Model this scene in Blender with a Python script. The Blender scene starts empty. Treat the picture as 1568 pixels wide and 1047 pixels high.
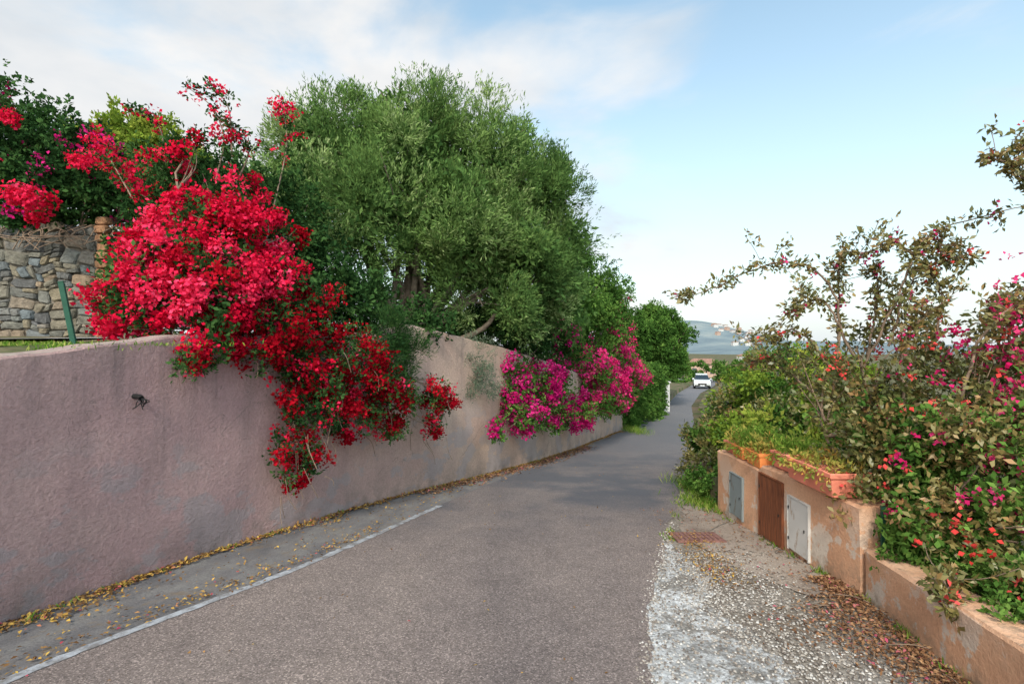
import bpy, bmesh, math
import numpy as np
from mathutils import Vector, Matrix
rng=np.random.default_rng(11)
S=bpy.context.scene
S.view_settings.view_transform='Standard'
C=S.collection

# ------------------------------------------------ node helper
class M:
    def __init__(s,name):
        s.m=bpy.data.materials.new(name); s.m.use_nodes=True
        s.t=s.m.node_tree; s.n=s.t.nodes; s.l=s.t.links
        s.b=s.n['Principled BSDF']; s.out=s.n['Material Output']
        s.co=s.n.new('ShaderNodeTexCoord').outputs['Object']
    def set(s,inp,v):
        if isinstance(v,bpy.types.NodeSocket): s.l.new(v,inp)
        else:
            if isinstance(v,(tuple,list)) and len(v)==3 and inp.type=='RGBA': v=(*v,1)
            inp.default_value=v
    def map(s,scale=(1,1,1),rot=(0,0,0)):
        m=s.n.new('ShaderNodeMapping'); s.l.new(s.co,m.inputs[0]); m.inputs['Scale'].default_value=scale; m.inputs['Rotation'].default_value=rot
        return m.outputs[0]
    def noise(s,scale,detail=4,rough=.55,vec=None,dist=0):
        n=s.n.new('ShaderNodeTexNoise'); s.l.new(vec or s.co,n.inputs['Vector'])
        n.inputs['Scale'].default_value=scale; n.inputs['Detail'].default_value=detail; n.inputs['Roughness'].default_value=rough; n.inputs['Distortion'].default_value=dist
        return n.outputs['Fac']
    def vor(s,scale,feat='F1',out='Distance',vec=None):
        n=s.n.new('ShaderNodeTexVoronoi'); n.feature=feat; s.l.new(vec or s.co,n.inputs['Vector']); n.inputs['Scale'].default_value=scale
        return n.outputs[out]
    def attr(s,name='var'):
        a=s.n.new('ShaderNodeAttribute'); a.attribute_name=name; return a.outputs['Fac']
    def ramp(s,f,stops):
        r=s.n.new('ShaderNodeValToRGB'); s.l.new(f,r.inputs[0]); e=r.color_ramp.elements
        while len(e)<len(stops): e.new(.5)
        for k,(p,c) in enumerate(stops):
            e[k].position=p
            if not isinstance(c,tuple): c=(c,c,c)
            e[k].color=(*c,1)
        return r.outputs[0]
    def mix(s,f,a,b,mode='MIX'):
        x=s.n.new('ShaderNodeMix'); x.data_type='RGBA'; x.blend_type=mode
        s.set(x.inputs[0],f); s.set(x.inputs[6],a); s.set(x.inputs[7],b); return x.outputs[2]
    def math(s,op,a,b=0):
        x=s.n.new('ShaderNodeMath'); x.operation=op; s.set(x.inputs[0],a); s.set(x.inputs[1],b); return x.outputs[0]
    def bump(s,h,strength=.4,dist=.01,prev=None):
        x=s.n.new('ShaderNodeBump'); s.l.new(h,x.inputs['Height']); x.inputs['Strength'].default_value=strength; x.inputs['Distance'].default_value=dist
        if prev: s.l.new(prev,x.inputs['Normal'])
        s.l.new(x.outputs[0],s.b.inputs['Normal']); return x.outputs[0]
    def fin(s,col,rough=.85,spec=.3,metal=0):
        s.set(s.b.inputs['Base Color'],col); s.set(s.b.inputs['Roughness'],rough); s.b.inputs['Specular IOR Level'].default_value=spec; s.b.inputs['Metallic'].default_value=metal
        return s.m

def simple(name,col,rough=.7,var=.25,scale=8,metal=0,spec=.3):
    m=M(name); n=m.noise(scale,5)
    d=tuple(c*(1-var) for c in col); l=tuple(min(1,c*(1+var)) for c in col)
    m.bump(m.noise(scale*6,3),.2,.01)
    return m.fin(m.ramp(n,[(.3,d),(.7,l)]),rough,spec,metal)

def leafmat(name,stops,trans=.3,rough=.5,spec=.35,gloss=False):
    m=M(name); c=m.ramp(m.attr(),stops)
    if gloss: m.fin(c,rough,spec); a=m.b.outputs[0]
    else:
        d=m.n.new('ShaderNodeBsdfDiffuse'); m.l.new(c,d.inputs[0]); a=d.outputs[0]; m.n.remove(m.b)
    if trans<=0: m.l.new(a,m.out.inputs[0]); return m.m
    t=m.n.new('ShaderNodeBsdfTranslucent'); m.l.new(c,t.inputs[0])
    x=m.n.new('ShaderNodeMixShader'); x.inputs[0].default_value=trans
    m.l.new(a,x.inputs[1]); m.l.new(t.outputs[0],x.inputs[2]); m.l.new(x.outputs[0],m.out.inputs[0])
    return m.m

# ------------------------------------------------ terrain profile
def table(xs,vs,sig=.8):
    X=np.arange(-40,140,.05); V=np.interp(X,xs,vs)
    k=np.arange(-60,61)*.05; w=np.exp(-.5*(k/sig)**2); w/=w.sum()
    V=np.convolve(np.pad(V,60,mode='edge'),w,'valid')
    return lambda y: np.interp(y,X,V)
wl=table([-40,-5,0,3.49,4.33,5.72,7.77,11.2,14,21,25,31,50,60,100,140],[-8,-4.9,-4.25,-3.52,-3.25,-2.78,-1.82,.23,1.55,4.4,6.1,9,16.3,20.6,37,37],.5)
re_=table([-40,-5,0,2.86,4.5,6.3,9,12.6,21,25,36,50,60,100,140],[-1.6,-.6,.2,.74,1.26,1.96,3.0,4.25,7.45,8.9,12.6,18.4,23.3,41,41],.4)
line_x=table([-40,0,3.1,3.7,4.8,6.3,9,12.6,19.5],[-6.5,-3.7,-2.75,-2.42,-1.88,-1.36,-.39,1.3,4.1],.4)
wr=lambda y: np.where(y<4,2.75+np.maximum(-1.6,(y-4)*.2), np.where(y<7,2.75,np.maximum(2.75,re_(y)+.35)))
gx=[-40,0,25,36,50,60,100,140]; gv=[3.4,0,-2.25,-2.62,-2.98,-3.3,-5,-6.2]
g0=table(gx,gv,1.0)
def g(y):
    y=np.asarray(y,float); return np.where(y<120,g0(y),np.interp(y,[120,200,400,1500,6000],[float(g0(120)),-8,-11,-12,-14]))
bank=table([-40,-5,3.5,5.1,8,10,14,21,25,31,50,80,100,140],[3,1.6,1.47,1.66,1.72,1.6,.88,-.38,-1.2,-1.9,-2.6,-4,-5,-6.2],.6)
wtop=lambda y: np.where(y<7.7,np.interp(y,[-8,0,3.5,5.1,7.7],[1.5,1.45,1.53,1.73,1.80]),np.interp(y,[7.7,8,9.5,14,21,22],[1.98,1.95,1.74,.97,-.27,-.4]))
ys=np.concatenate([np.arange(-10,1,.1),np.arange(1,8,.05),np.arange(8,14,.1),np.arange(14,70,.5),[70,74,78,84,90,100,110,120,140,170,200,260,340,450,600,900,1400,2200,3500,6000]])
ys=np.concatenate([[-40,-30,-20,-14],ys])

def add_mesh(name,verts,faces,mats,smooth=False,parent=None):
    me=bpy.data.meshes.new(name); me.from_pydata([tuple(map(float,v)) for v in verts],[],faces)
    for m in (mats if isinstance(mats,list) else [mats]): me.materials.append(m)
    if smooth: me.polygons.foreach_set('use_smooth',[True]*len(me.polygons))
    me.update(); o=bpy.data.objects.new(name,me); C.objects.link(o)
    if parent: o.parent=parent
    return o
def gridfaces(nr,nc):
    return [(r*nc+c,r*nc+c+1,(r+1)*nc+c+1,(r+1)*nc+c) for r in range(nr-1) for c in range(nc-1)]
def strip(name,f0,f1,dz,mat,y0,y1,cols=2,jit0=0,jit1=0):
    Y=ys[(ys>=y0)&(ys<=y1)]; V=[]
    if y1<12: Y=np.arange(y0,y1+1e-6,.05)
    for y in Y:
        a=float(f0(y))+rng.normal()*jit0; b=float(f1(y))+rng.normal()*jit1
        for t in np.linspace(0,1,cols): V.append((a+(b-a)*t,y,float(g(y))+dz))
    return add_mesh(name,V,gridfaces(len(Y),cols),mat)

# ------------------------------------------------ ground materials
m=M('soil'); n1=m.noise(.6,6); n2=m.noise(14,5)
c=m.mix(m.ramp(n1,[(.42,0.),(.6,1.)]),m.ramp(n2,[(.3,(.12,.085,.055)),(.7,(.2,.155,.11))]),m.ramp(n2,[(.3,(.035,.06,.02)),(.7,(.08,.11,.035))]))
m.bump(n2,.6,.03); SOIL=m.fin(c,.95,.1)

m=M('asphalt'); 
sp=m.vor(125,'F1','Color'); spd=m.noise(170,3,.7); big=m.noise(.55,5,.6,m.map((1,.35,1),(0,0,.3))); mid=m.noise(4,6,.65)
c=m.ramp(big,[(.3,(.155,.126,.120)),(.5,(.205,.164,.150)),(.68,(.25,.20,.178))])
c=m.mix(.5,c,m.ramp(mid,[(.3,.75),(.7,1.2)]),'MULTIPLY')
sx=m.n.new('ShaderNodeSeparateColor'); m.l.new(sp,sx.inputs[0])
c=m.mix(.85,c,m.ramp(sx.outputs[0],[(0,.40),(.3,.8),(.8,1.1),(.95,2.0)]),'MULTIPLY')
c=m.mix(m.ramp(m.noise(1.1,7,.7,None,.6),[(.60,0.),(.72,.45)]),c,(.10,.085,.082))
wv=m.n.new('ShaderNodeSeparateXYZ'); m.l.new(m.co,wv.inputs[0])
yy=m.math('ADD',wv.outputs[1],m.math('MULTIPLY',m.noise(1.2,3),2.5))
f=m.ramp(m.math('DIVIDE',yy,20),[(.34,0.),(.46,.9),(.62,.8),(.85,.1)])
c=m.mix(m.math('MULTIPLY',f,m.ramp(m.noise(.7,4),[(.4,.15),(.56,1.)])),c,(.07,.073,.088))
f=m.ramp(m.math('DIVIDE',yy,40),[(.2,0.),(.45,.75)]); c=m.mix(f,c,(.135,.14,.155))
nb=m.bump(spd,.7,.006); m.bump(sx.outputs[0],.5,.005,nb)
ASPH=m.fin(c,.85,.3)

m=M('gutter_concrete'); n=m.noise(3,7,.65,m.map((1,.5,1))); f=m.noise(70,3,.7)
c=m.ramp(n,[(.3,(.11,.105,.11)),(.5,(.165,.155,.155)),(.7,(.23,.22,.205))])
c=m.mix(.8,c,m.ramp(f,[(.3,.6),(.7,1.3)]),'MULTIPLY')
c=m.mix(m.ramp(m.noise(5,6,.7),[(.55,0.),(.66,.6)]),c,(.20,.14,.08))
m.bump(f,.6,.008); GUT=m.fin(c,.9,.2)

m=M('road_paint'); n=m.noise(7,8,.78); f=m.noise(60,3,.7)
c=m.mix(m.ramp(n,[(.42,0.),(.60,1.)]),(.40,.415,.445),(.18,.165,.16)); c=m.mix(.6,c,m.ramp(f,[(.3,.6),(.7,1.2)]),'MULTIPLY')
m.bump(f,.5,.005); PAINT=m.fin(c,.8,.3)

def pebbly(name,cols,crack=True,sc=40,patch=None,peb=.75):
    m=M(name); n=m.noise(1.6,8,.7); f=m.vor(sc,'F1','Color'); sx=m.n.new('ShaderNodeSeparateColor'); m.l.new(f,sx.inputs[0])
    c=m.ramp(n,[(.32,cols[0]),(.5,cols[1]),(.66,cols[2])])
    if patch:
        c=m.mix(m.ramp(m.noise(3.6,9,.74,None,.5),[(.50,0.),(.56,.9)]),c,patch); c=m.mix(m.ramp(m.noise(17,6,.7),[(.50,0.),(.62,.75)]),c,patch)
        c=m.mix(m.ramp(m.noise(1.3,8,.7),[(.54,0.),(.62,.6)]),c,(.13,.12,.11))
    c=m.mix(peb,c,m.ramp(sx.outputs[1],[(0,.55),(.5,.95),(.9,1.4)]),'MULTIPLY')
    if crack:
        w=m.noise(2.5,4,.6); mp=m.n.new('ShaderNodeVectorMath'); mp.operation='ADD'; m.l.new(m.co,mp.inputs[0])
        cc=m.n.new('ShaderNodeCombineXYZ'); m.l.new(w,cc.inputs[0]); m.l.new(w,cc.inputs[1]); m.l.new(cc.outputs[0],mp.inputs[1])
        e=m.vor(1.3,'DISTANCE_TO_EDGE','Distance',mp.outputs[0])
        c=m.mix(m.ramp(e,[(.0,.9),(.02,0.)]),c,(.06,.055,.045))
    nb=m.bump(m.noise(45,5,.7),.8,.015); m.bump(sx.outputs[1],.4,.006,nb)
    return m.fin(c,.9,.2)
APRON=pebbly('apron_gravel',[(.15,.12,.095),(.23,.20,.17),(.32,.29,.26)],False,45)
SLAB=pebbly('worn_concrete',[(.20,.155,.13),(.31,.255,.215),(.38,.32,.275)],True,120,None,.4)
PALE=pebbly('pale_concrete',[(.30,.295,.29),(.52,.52,.525),(.68,.68,.69)],False,75,(.20,.18,.16))

# ------------------------------------------------ ground sheet
offL=[3000,900,300,100,50,25,14,9,6,4,2.5,1.4,.7,.25,0]
offR=[0,.05,.6,1.4,2.6,4.5,8,14,25,50,100,300,900,4000]
V=[];nc=None
for y in ys:
    a=float(wl(y))-.14; row=[]; gg=float(g(y)); bk=float(bank(y)) if y<120 else gg
    for o in offL:
        rise=max(0,o-9)*.13 if y<90 else max(0,o-9)*.13*max(0,1-(y-90)/200)
        row.append((a-o,y,bk+min(rise,9)+(.04*math.sin(o*3+y*1.3) if o>.5 else 0)))
    row.append((a+.03,y,gg))
    b=float(wr(y))+.12
    row.append(((a+b)/2,y,gg)); row.append((b,y,gg))
    for o in offR:
        if y<7: h=np.interp(y,[-5,2.7,4,7],[.35,.08,.0,.1])
        else: h=gg+np.interp(y,[7,8,12],[.5,.15,.08])
        h=h-min(o,60)*.045*(1 if y<200 else 0)-(.0)
        if y>200: h=gg
        row.append((b+.02+o,y,float(h)))
    nc=len(row); V+=row
add_mesh('ground',V,gridfaces(len(ys),nc),SOIL,True)
eph=rng.random(6)*6
def crumble(y): return .022*math.sin(y*2.7+eph[0])+.014*math.sin(y*7.3+eph[1])+.010*math.sin(y*15.1+eph[2])+.007*math.sin(y*29+eph[3])+.005*math.sin(y*47+eph[4])
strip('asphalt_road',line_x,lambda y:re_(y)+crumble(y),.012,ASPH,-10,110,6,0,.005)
strip('road_gutter',lambda y:wl(y)-.02,lambda y:min(line_x(y),1e9)+.06 if y<19 else wl(y)+.4,.005,GUT,-10,21,3)
strip('road_edge_line',lambda y:line_x(y)-.015,lambda y:line_x(y)+.07,.0165,PAINT,-5,7.2,2,.006,.006)
strip('gravel_shoulder',lambda y:re_(y)-.08,lambda y:wr(y)+.05,.004,APRON,-10,8.5,4)
strip('concrete_footpath',lambda y:np.interp(y,[4.0,4.4,5.0,5.8,7],[2.35,2.12,1.98,1.9,2.35])+.02*math.sin(y*9),lambda y:wr(y)+.03,.014,SLAB,4.0,7.2,3,.008,0)
strip('concrete_patch',lambda y:re_(y)-.07,lambda y:np.interp(y,[-2,1.5,2.6,3.1,3.6,4.4,5.0,5.5],[.95,1.3,1.66,1.60,1.50,1.66,1.72,1.62])+.05*math.sin(y*6)+.035*math.sin(y*13)+.02*math.sin(y*37),.008,PALE,-2,5.45,4,0,.03)

# ------------------------------------------------ leaf / tube mesh accumulator
def unit(n):
    v=rng.normal(size=(n,3)); return v/np.linalg.norm(v,axis=1,keepdims=True)
def nrm(v): return v/np.maximum(1e-6,np.linalg.norm(v,axis=-1,keepdims=True))
def catmull(P,n):
    P=np.array(P,float); P=np.vstack([2*P[0]-P[1],P,2*P[-1]-P[-2]]); out=[]
    k=len(P)-3
    for t in np.linspace(0,k-1e-6,n):
        i=int(t);u=t-i;a,b,c,d=P[i:i+4]
        out.append(.5*((2*b)+(-a+c)*u+(2*a-5*b+4*c-d)*u*u+(-a+3*b-3*c+d)*u**3))
    return np.array(out)
class Plant:
    def __init__(s): s.V=[];s.F=[];s.MI=[];s.A=[];s.n=0
    def add(s,V,F,mi,var):
        s.V.append(V);s.F.append(F+s.n);s.MI.append(np.full(len(F),mi,np.int32));s.A.append(var);s.n+=len(V)
    def leaves(s,P,axis,hint,L,W,mi,var,fold=.25):
        n=len(P)
        if n==0: return
        axis=nrm(axis); side=nrm(np.cross(axis,hint)); nn=np.cross(side,axis)
        L=np.asarray(L).reshape(-1,1)*np.ones((n,1)); W=np.asarray(W).reshape(-1,1)*np.ones((n,1))
        mid=P+axis*L*.5
        V=np.stack([P,mid+side*W*.5+nn*W*fold,P+axis*L,mid-side*W*.5+nn*W*fold],1).reshape(-1,3)
        s.add(V,np.arange(n*4).reshape(-1,4),mi,var)
    def tube(s,P,R,mi,sides=6,var=.5):
        P=np.array(P,float); k=len(P); R=np.asarray(R)*np.ones(k)
        T=nrm(np.gradient(P,axis=0)); ref=np.array([.31,.2,.93]) if abs(T[0,2])<.9 else np.array([1,.1,0.])
        A=nrm(np.cross(T,ref)); B=np.cross(T,A); th=np.arange(sides)/sides*2*math.pi
        V=(P[:,None]+(A[:,None]*np.cos(th)[None,:,None]+B[:,None]*np.sin(th)[None,:,None])*R[:,None,None]).reshape(-1,3)
        F=np.array([(i*sides+j,i*sides+(j+1)%sides,(i+1)*sides+(j+1)%sides,(i+1)*sides+j) for i in range(k-1) for j in range(sides)])
        s.add(V,F,mi,np.full(len(F),var))
    def build(s,name,mats):
        V=np.concatenate(s.V).astype(np.float32);F=np.concatenate(s.F).astype(np.int32)
        me=bpy.data.meshes.new(name); me.vertices.add(len(V)); me.vertices.foreach_set('co',V.ravel())
        me.loops.add(F.size); me.loops.foreach_set('vertex_index',F.ravel())
        me.polygons.add(len(F)); me.polygons.foreach_set('loop_start',np.arange(0,F.size,4,dtype=np.int32))
        for m_ in mats: me.materials.append(m_)
        me.polygons.foreach_set('material_index',np.concatenate(s.MI))
        me.update(calc_edges=True)
        a=me.attributes.new('var','FLOAT','FACE'); a.data.foreach_set('value',np.concatenate(s.A).astype(np.float32))
        o=bpy.data.objects.new(name,me); C.objects.link(o); return o

def tufts(lobes,subs,per,sub_r=.4,rr=(.5,.95),up=.1):
    P=[];O=[];K=[]
    for lb in lobes:
        c=np.array(lb[:3]); R=np.array(lb[3:6] if len(lb)>=6 else [lb[3]]*3); ms=R.mean()
        ns=max(2,int(subs*ms*ms)) ; u=unit(ns); u[:,2]+=up; u=nrm(u)
        cc=c+u*R*rng.uniform(rr[0],rr[1],(ns,1)); sr=np.clip(ms*sub_r,.08,.5)*rng.uniform(.6,1.3,(ns,1))
        v=unit(ns*per); U=np.repeat(u,per,0)
        pos=np.repeat(cc,per,0)+v*np.repeat(sr,per,0)*rng.uniform(.35,1.05,(ns*per,1))
        P.append(pos);O.append(nrm(v*.6+U*.6));K.append(np.repeat(rng.random(ns),per))
    return np.concatenate(P),np.concatenate(O),np.concatenate(K)
def sprigs(pl,P,O,K,nl,slen,ll,lw,up,spread,mi,hint_out=.3,kw=.5):
    n=len(P)
    if n==0:return
    D=nrm(O+unit(n)*.55+np.array([0,0,up])); kv=np.clip(K*kw+rng.random(n)*(.75-kw),0,1)
    sl=slen*rng.uniform(.6,1.3,(n,1))
    t=rng.random((n,nl,1)); B=P[:,None]+D[:,None]*sl[:,None]*t+rng.normal(size=(n,nl,3))*slen*.1
    ax=D[:,None]*(1-spread)+unit(n*nl).reshape(n,nl,3)*spread
    h=unit(n*nl).reshape(n,nl,3)*(1-hint_out)+O[:,None]*hint_out+np.array([0,0,.15])
    m_=n*nl; L=ll*rng.uniform(.65,1.3,m_)
    pl.leaves(B.reshape(m_,3),ax.reshape(m_,3),h.reshape(m_,3),L,lw*L/ll,mi,np.clip(np.repeat(kv,nl)+rng.random(m_)*.28,0,1))
def bracts(pl,P,O,K,nl,cr,size,mi):
    n=len(P)
    if n==0:return
    q=rng.normal(size=(n,nl,3))*cr*.5; q+=O[:,None]*cr*.4
    B=(P[:,None]+q).reshape(-1,3); m_=n*nl
    Oo=np.repeat(O,nl,0); ax=unit(m_)+Oo*.35; h=Oo+unit(m_)*.6
    L=size*rng.uniform(.7,1.25,m_)
    pl.leaves(B,ax,h,L,L*.85,mi,np.clip(np.repeat(K*.45+rng.random(n)*.3,nl)+rng.random(m_)*.25,0,1),.2)
def limbs(pl,root,lobes,r0,mi,jit=.12,n=10,every=1,tw=2):
    root=np.array(root,float)
    for lb in lobes[::every]:
        c=np.array(lb[:3]); d=c-root
        mid1=root+d*.35+np.array([0,0,.15*abs(d[2])])+rng.normal(size=3)*jit; mid2=root+d*.7+rng.normal(size=3)*jit
        P=catmull([root+rng.normal(size=3)*r0*.6,mid1,mid2,c],n); pl.tube(P,np.linspace(r0,r0*.25,n),mi)
        for _ in range(tw):
            e=c+unit(1)[0]*lb[3]*.9; e[2]+=lb[3]*.2
            P2=catmull([P[int(n*.6)],(P[int(n*.6)]+e)/2+rng.normal(size=3)*jit*.6,e],7); pl.tube(P2,np.linspace(r0*.4,r0*.1,7),mi,5)

# ------------------------------------------------ foliage materials
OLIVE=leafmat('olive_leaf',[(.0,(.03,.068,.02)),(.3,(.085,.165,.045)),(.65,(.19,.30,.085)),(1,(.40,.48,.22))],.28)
DARKG=leafmat('dark_leaf',[(0,(.012,.032,.012)),(.5,(.03,.075,.022)),(1,(.08,.16,.045))],.18)
GREEN=leafmat('green_leaf',[(0,(.03,.075,.016)),(.5,(.075,.165,.032)),(1,(.20,.33,.07))],.28)
LIME=leafmat('lime_leaf',[(0,(.09,.15,.02)),(.5,(.20,.29,.04)),(1,(.42,.43,.08))],.35)
GREYG=leafmat('grey_leaf',[(0,(.07,.11,.07)),(.5,(.13,.18,.12)),(1,(.24,.28,.19))],.25)
BRONZE=leafmat('bronze_leaf',[(0,(.035,.05,.018)),(.4,(.11,.125,.035)),(.75,(.25,.20,.07)),(1,(.40,.20,.08))],.22,.4,.5,True)
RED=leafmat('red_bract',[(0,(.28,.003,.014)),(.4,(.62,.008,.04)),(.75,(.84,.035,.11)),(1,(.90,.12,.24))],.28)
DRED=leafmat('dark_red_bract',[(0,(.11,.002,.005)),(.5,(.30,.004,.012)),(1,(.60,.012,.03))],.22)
MAG=leafmat('magenta_bract',[(0,(.25,.004,.06)),(.5,(.52,.012,.15)),(1,(.78,.06,.30))],.28)
PINK=leafmat('pink_bract',[(0,(.50,.01,.09)),(.5,(.74,.03,.19)),(1,(.88,.12,.28))],.3)
ORB=leafmat('orange_bract',[(0,(.70,.04,.03)),(1,(.88,.13,.13))],.3)
BARK=simple('bark',(.15,.115,.085),.9,.35,12)
TWIG=simple('twig_bark',(.20,.14,.10),.9,.3,20)

# ------------------------------------------------ olive tree
ol=[(-3.44,9.5,5.05,1.12),(-2.09,10,5.35,1.2),(-.72,10.5,5.2,1.25),(.22,11,4.45,1.25),(-3.75,9,3.9,.95),(-2.5,9.3,4.0,1.15),(-1.05,9.8,3.9,1.25),
(.6,11,3.15,.95),(-.45,10,2.75,.85),(-3.2,9,3.0,.75),(.85,11,4.9,.72),(0,11,5.55,.72),(-3.95,9.5,5.4,.6),(-1.37,10.3,6.0,.6),(-2.3,10,6.1,.55),
(1.1,11.3,3.9,.65),(-3.0,10,5.8,.62),(-2.4,11.5,4.4,1.3),(-.8,12,4.2,1.4),(.3,9.9,3.6,.6),(-4.2,9.6,4.7,.65),(.2,10.7,2.25,.6),(1.0,12,2.5,.8),(.1,11.6,2.3,.7),(-.3,10.6,3.4,.8),(-1.6,9.4,3.2,.6),(-1.9,11.6,3.0,.6)]
p=Plant(); P,O,K=tufts(ol,14,72,.38,(.6,1.02),.15)
sprigs(p,P,O,K,11,.25,.085,.020,.75,.4,0,.3,.6)
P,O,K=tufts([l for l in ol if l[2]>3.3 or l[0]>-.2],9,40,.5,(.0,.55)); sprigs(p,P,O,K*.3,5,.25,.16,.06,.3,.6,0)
for b in [(-2.35,10.1),(-2.05,9.9),(-1.75,10.15),(-1.95,10.4)]:
    limbs(p,(b[0],b[1],1.5),[ol[i] for i in rng.choice(17,6,replace=False)],.075,1,.22,12,1,3)
p.build('olive_tree',[OLIVE,BARK])

# ------------------------------------------------ red bougainvillea
top=[(-3.70,5.0,2.0,.38),(-3.75,5.4,2.5,.42),(-3.01,5.3,2.26,.46),(-3.72,5.8,3.0,.30),(-3.15,5.6,2.7,.42),(-2.7,5.9,2.24,.45),(-2.85,6.2,2.9,.26),(-2.95,5.1,1.85,.36),
(-4.0,5.3,2.15,.32),(-3.5,5.3,2.35,.36),(-3.5,4.9,1.85,.22)]
mid_=[(-4.6,6.5,3.35,.30),(-4.25,6.4,3.7,.34),(-3.5,6.3,3.45,.36),(-4.75,6.9,4.0,.28),(-3.9,6.2,4.0,.24),(-3.2,6.6,3.2,.3)]
low=[(-2.6,5.6,1.65,.42),(-2.25,6.15,1.5,.45),(-1.95,6.7,1.34,.46),(-1.72,7.2,.90,.40),(-1.25,7.85,.82,.28),(-2.36,6.05,.95,.38),(-2.46,5.95,.45,.26),(-2.47,5.88,.13,.15),
(-2.08,6.6,.70,.32),(-1.76,7.05,.52,.22),(-1.24,7.85,.36,.12),(-2.98,4.75,1.42,.14),(-2.45,6.1,2.0,.4),(-.95,8.35,.72,.16)]
p=Plant()
P,O,K=tufts(top,82,24,.31,(.55,1.1),.1); bracts(p,P,O,K,11,.07,.045,0)
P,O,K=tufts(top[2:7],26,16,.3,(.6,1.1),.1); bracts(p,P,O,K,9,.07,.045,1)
P,O,K=tufts(mid_,70,7,.30,(.5,1.1),.1); bracts(p,P,O,K,10,.06,.045,0)
P,O,K=tufts(mid_,70,18,.4,(.2,1.)); sprigs(p,P,O,K,7,.12,.055,.032,.1,.6,2)
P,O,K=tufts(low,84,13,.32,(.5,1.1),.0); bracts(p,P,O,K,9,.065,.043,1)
P,O,K=tufts(low,12,5,.36,(.8,1.15),.0); bracts(p,P,O,K,9,.07,.045,0)
P,O,K=tufts(top,55,24,.4,(.2,.9)); sprigs(p,P,O,K,7,.12,.055,.032,.1,.6,2)
P,O,K=tufts(low,70,20,.42,(.3,1.0)); sprigs(p,P,O,K,7,.14,.05,.026,-.3,.6,2)
for q in [[(-3.6,6.2,3.6),(-3.5,6.2,4.1),(-3.65,6.2,4.5),(-3.95,6.2,4.75)],[(-3.4,6.3,3.6),(-3.3,6.4,4.1),(-3.5,6.2,4.3)],[(-3.1,6.6,3.3),(-3.05,6.9,4.3),(-3.15,7,4.9)],
          [(-3.4,6.2,3.9),(-3.45,6.2,4.5),(-3.68,6.2,4.75)],[(-4.4,6.5,3.9),(-4.5,6.5,4.4),(-4.8,6.5,4.6)],[(-4.9,6.6,3.5),(-5.3,6.8,4.0),(-5.6,7,4.3)]]:
    c=catmull(q,16); p.tube(c,np.linspace(.012,.004,16),3,5)
    sel=c[rng.integers(6,16,14)]+rng.normal(size=(14,3))*.06; o=unit(14); bracts(p,sel,o,rng.random(14),6,.05,.045,0)
    sel=c[rng.integers(0,16,40)]; o=unit(40); sprigs(p,sel,o,rng.random(40),5,.12,.055,.03,.3,.6,2)
P,O,K=tufts([(-3.1,7,4.8,.18),(-5.57,7,4.25,.24),(-3.5,6.2,4.2,.12)],120,8,.4); bracts(p,P,O,K,7,.06,.045,0)
limbs(p,(-3.2,6.0,1.6),top+mid_,.03,3,.15,10,1,3); limbs(p,(-2.7,6.3,1.7),low,.022,3,.1,10,1,4)
for _ in range(60):
    a=np.array(low[rng.integers(0,11)][:3])+unit(1)[0]*.3; e=a+np.array([rng.uniform(0,.15),rng.uniform(-.15,.1),-rng.uniform(.1,.4)])
    p.tube(catmull([a,(a+e)/2+unit(1)[0]*.05,e],6),.004,3,4)
p.build('red_bougainvillea',[RED,DRED,DARKG,TWIG])

p=Plant()
fl=[(-3.4,7.2,3.4,.6),(-3.9,7.2,3.0,.7),(-3.0,7.4,2.6,.65),(-2.33,7.8,2.2,.5),(-5.2,8.6,3.6,1.1),(-4.5,8.8,3.0,1.0),(-5.6,8.3,2.7,.8),(-3.6,8.4,2.3,.7),(-1.5,8.9,2.0,.45),(-4.4,7.4,3.9,.5),(-2.6,8.5,2.0,.6),(-4.7,7,2.2,.6)]
P,O,K=tufts(fl,42,28,.4); sprigs(p,P,O,K,9,.18,.075,.037,.2,.6,0); limbs(p,(-3.6,8,1.6),fl,.05,1)
fl2=[(-.6,11.6,1.9,.6),(.3,12.2,1.7,.6),(1.0,13.2,1.5,.6),(-1.3,10.2,1.95,.4),(-1.0,11,2.0,.5),(-.25,11.2,1.75,.5),(-1.6,11.5,2.1,.5),(.3,11.6,1.5,.5),(-.6,12.6,2.4,.7),(-1.5,9.6,1.9,.35),(-2.0,12.2,2.6,.7)]
P,O,K=tufts(fl2,42,28,.4); sprigs(p,P,O,K,9,.18,.075,.037,.2,.6,0); limbs(p,(0,12,1.2),fl2,.03,1)
p.build('dark_shrub',[DARKG,BARK])
p=Plant(); jl=[(-1.80,7.35,1.75,.28),(-1.72,7.3,1.4,.26),(-1.62,7.35,1.1,.2),(-1.5,7.5,1.5,.2)]
P,O,K=tufts(jl,200,24,.4); sprigs(p,P,O,K,10,.2,.06,.009,.5,.3,0); limbs(p,(-1.95,7.9,1.7),jl,.025,1)
p.build('juniper_bush',[DARKG,BARK])

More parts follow.
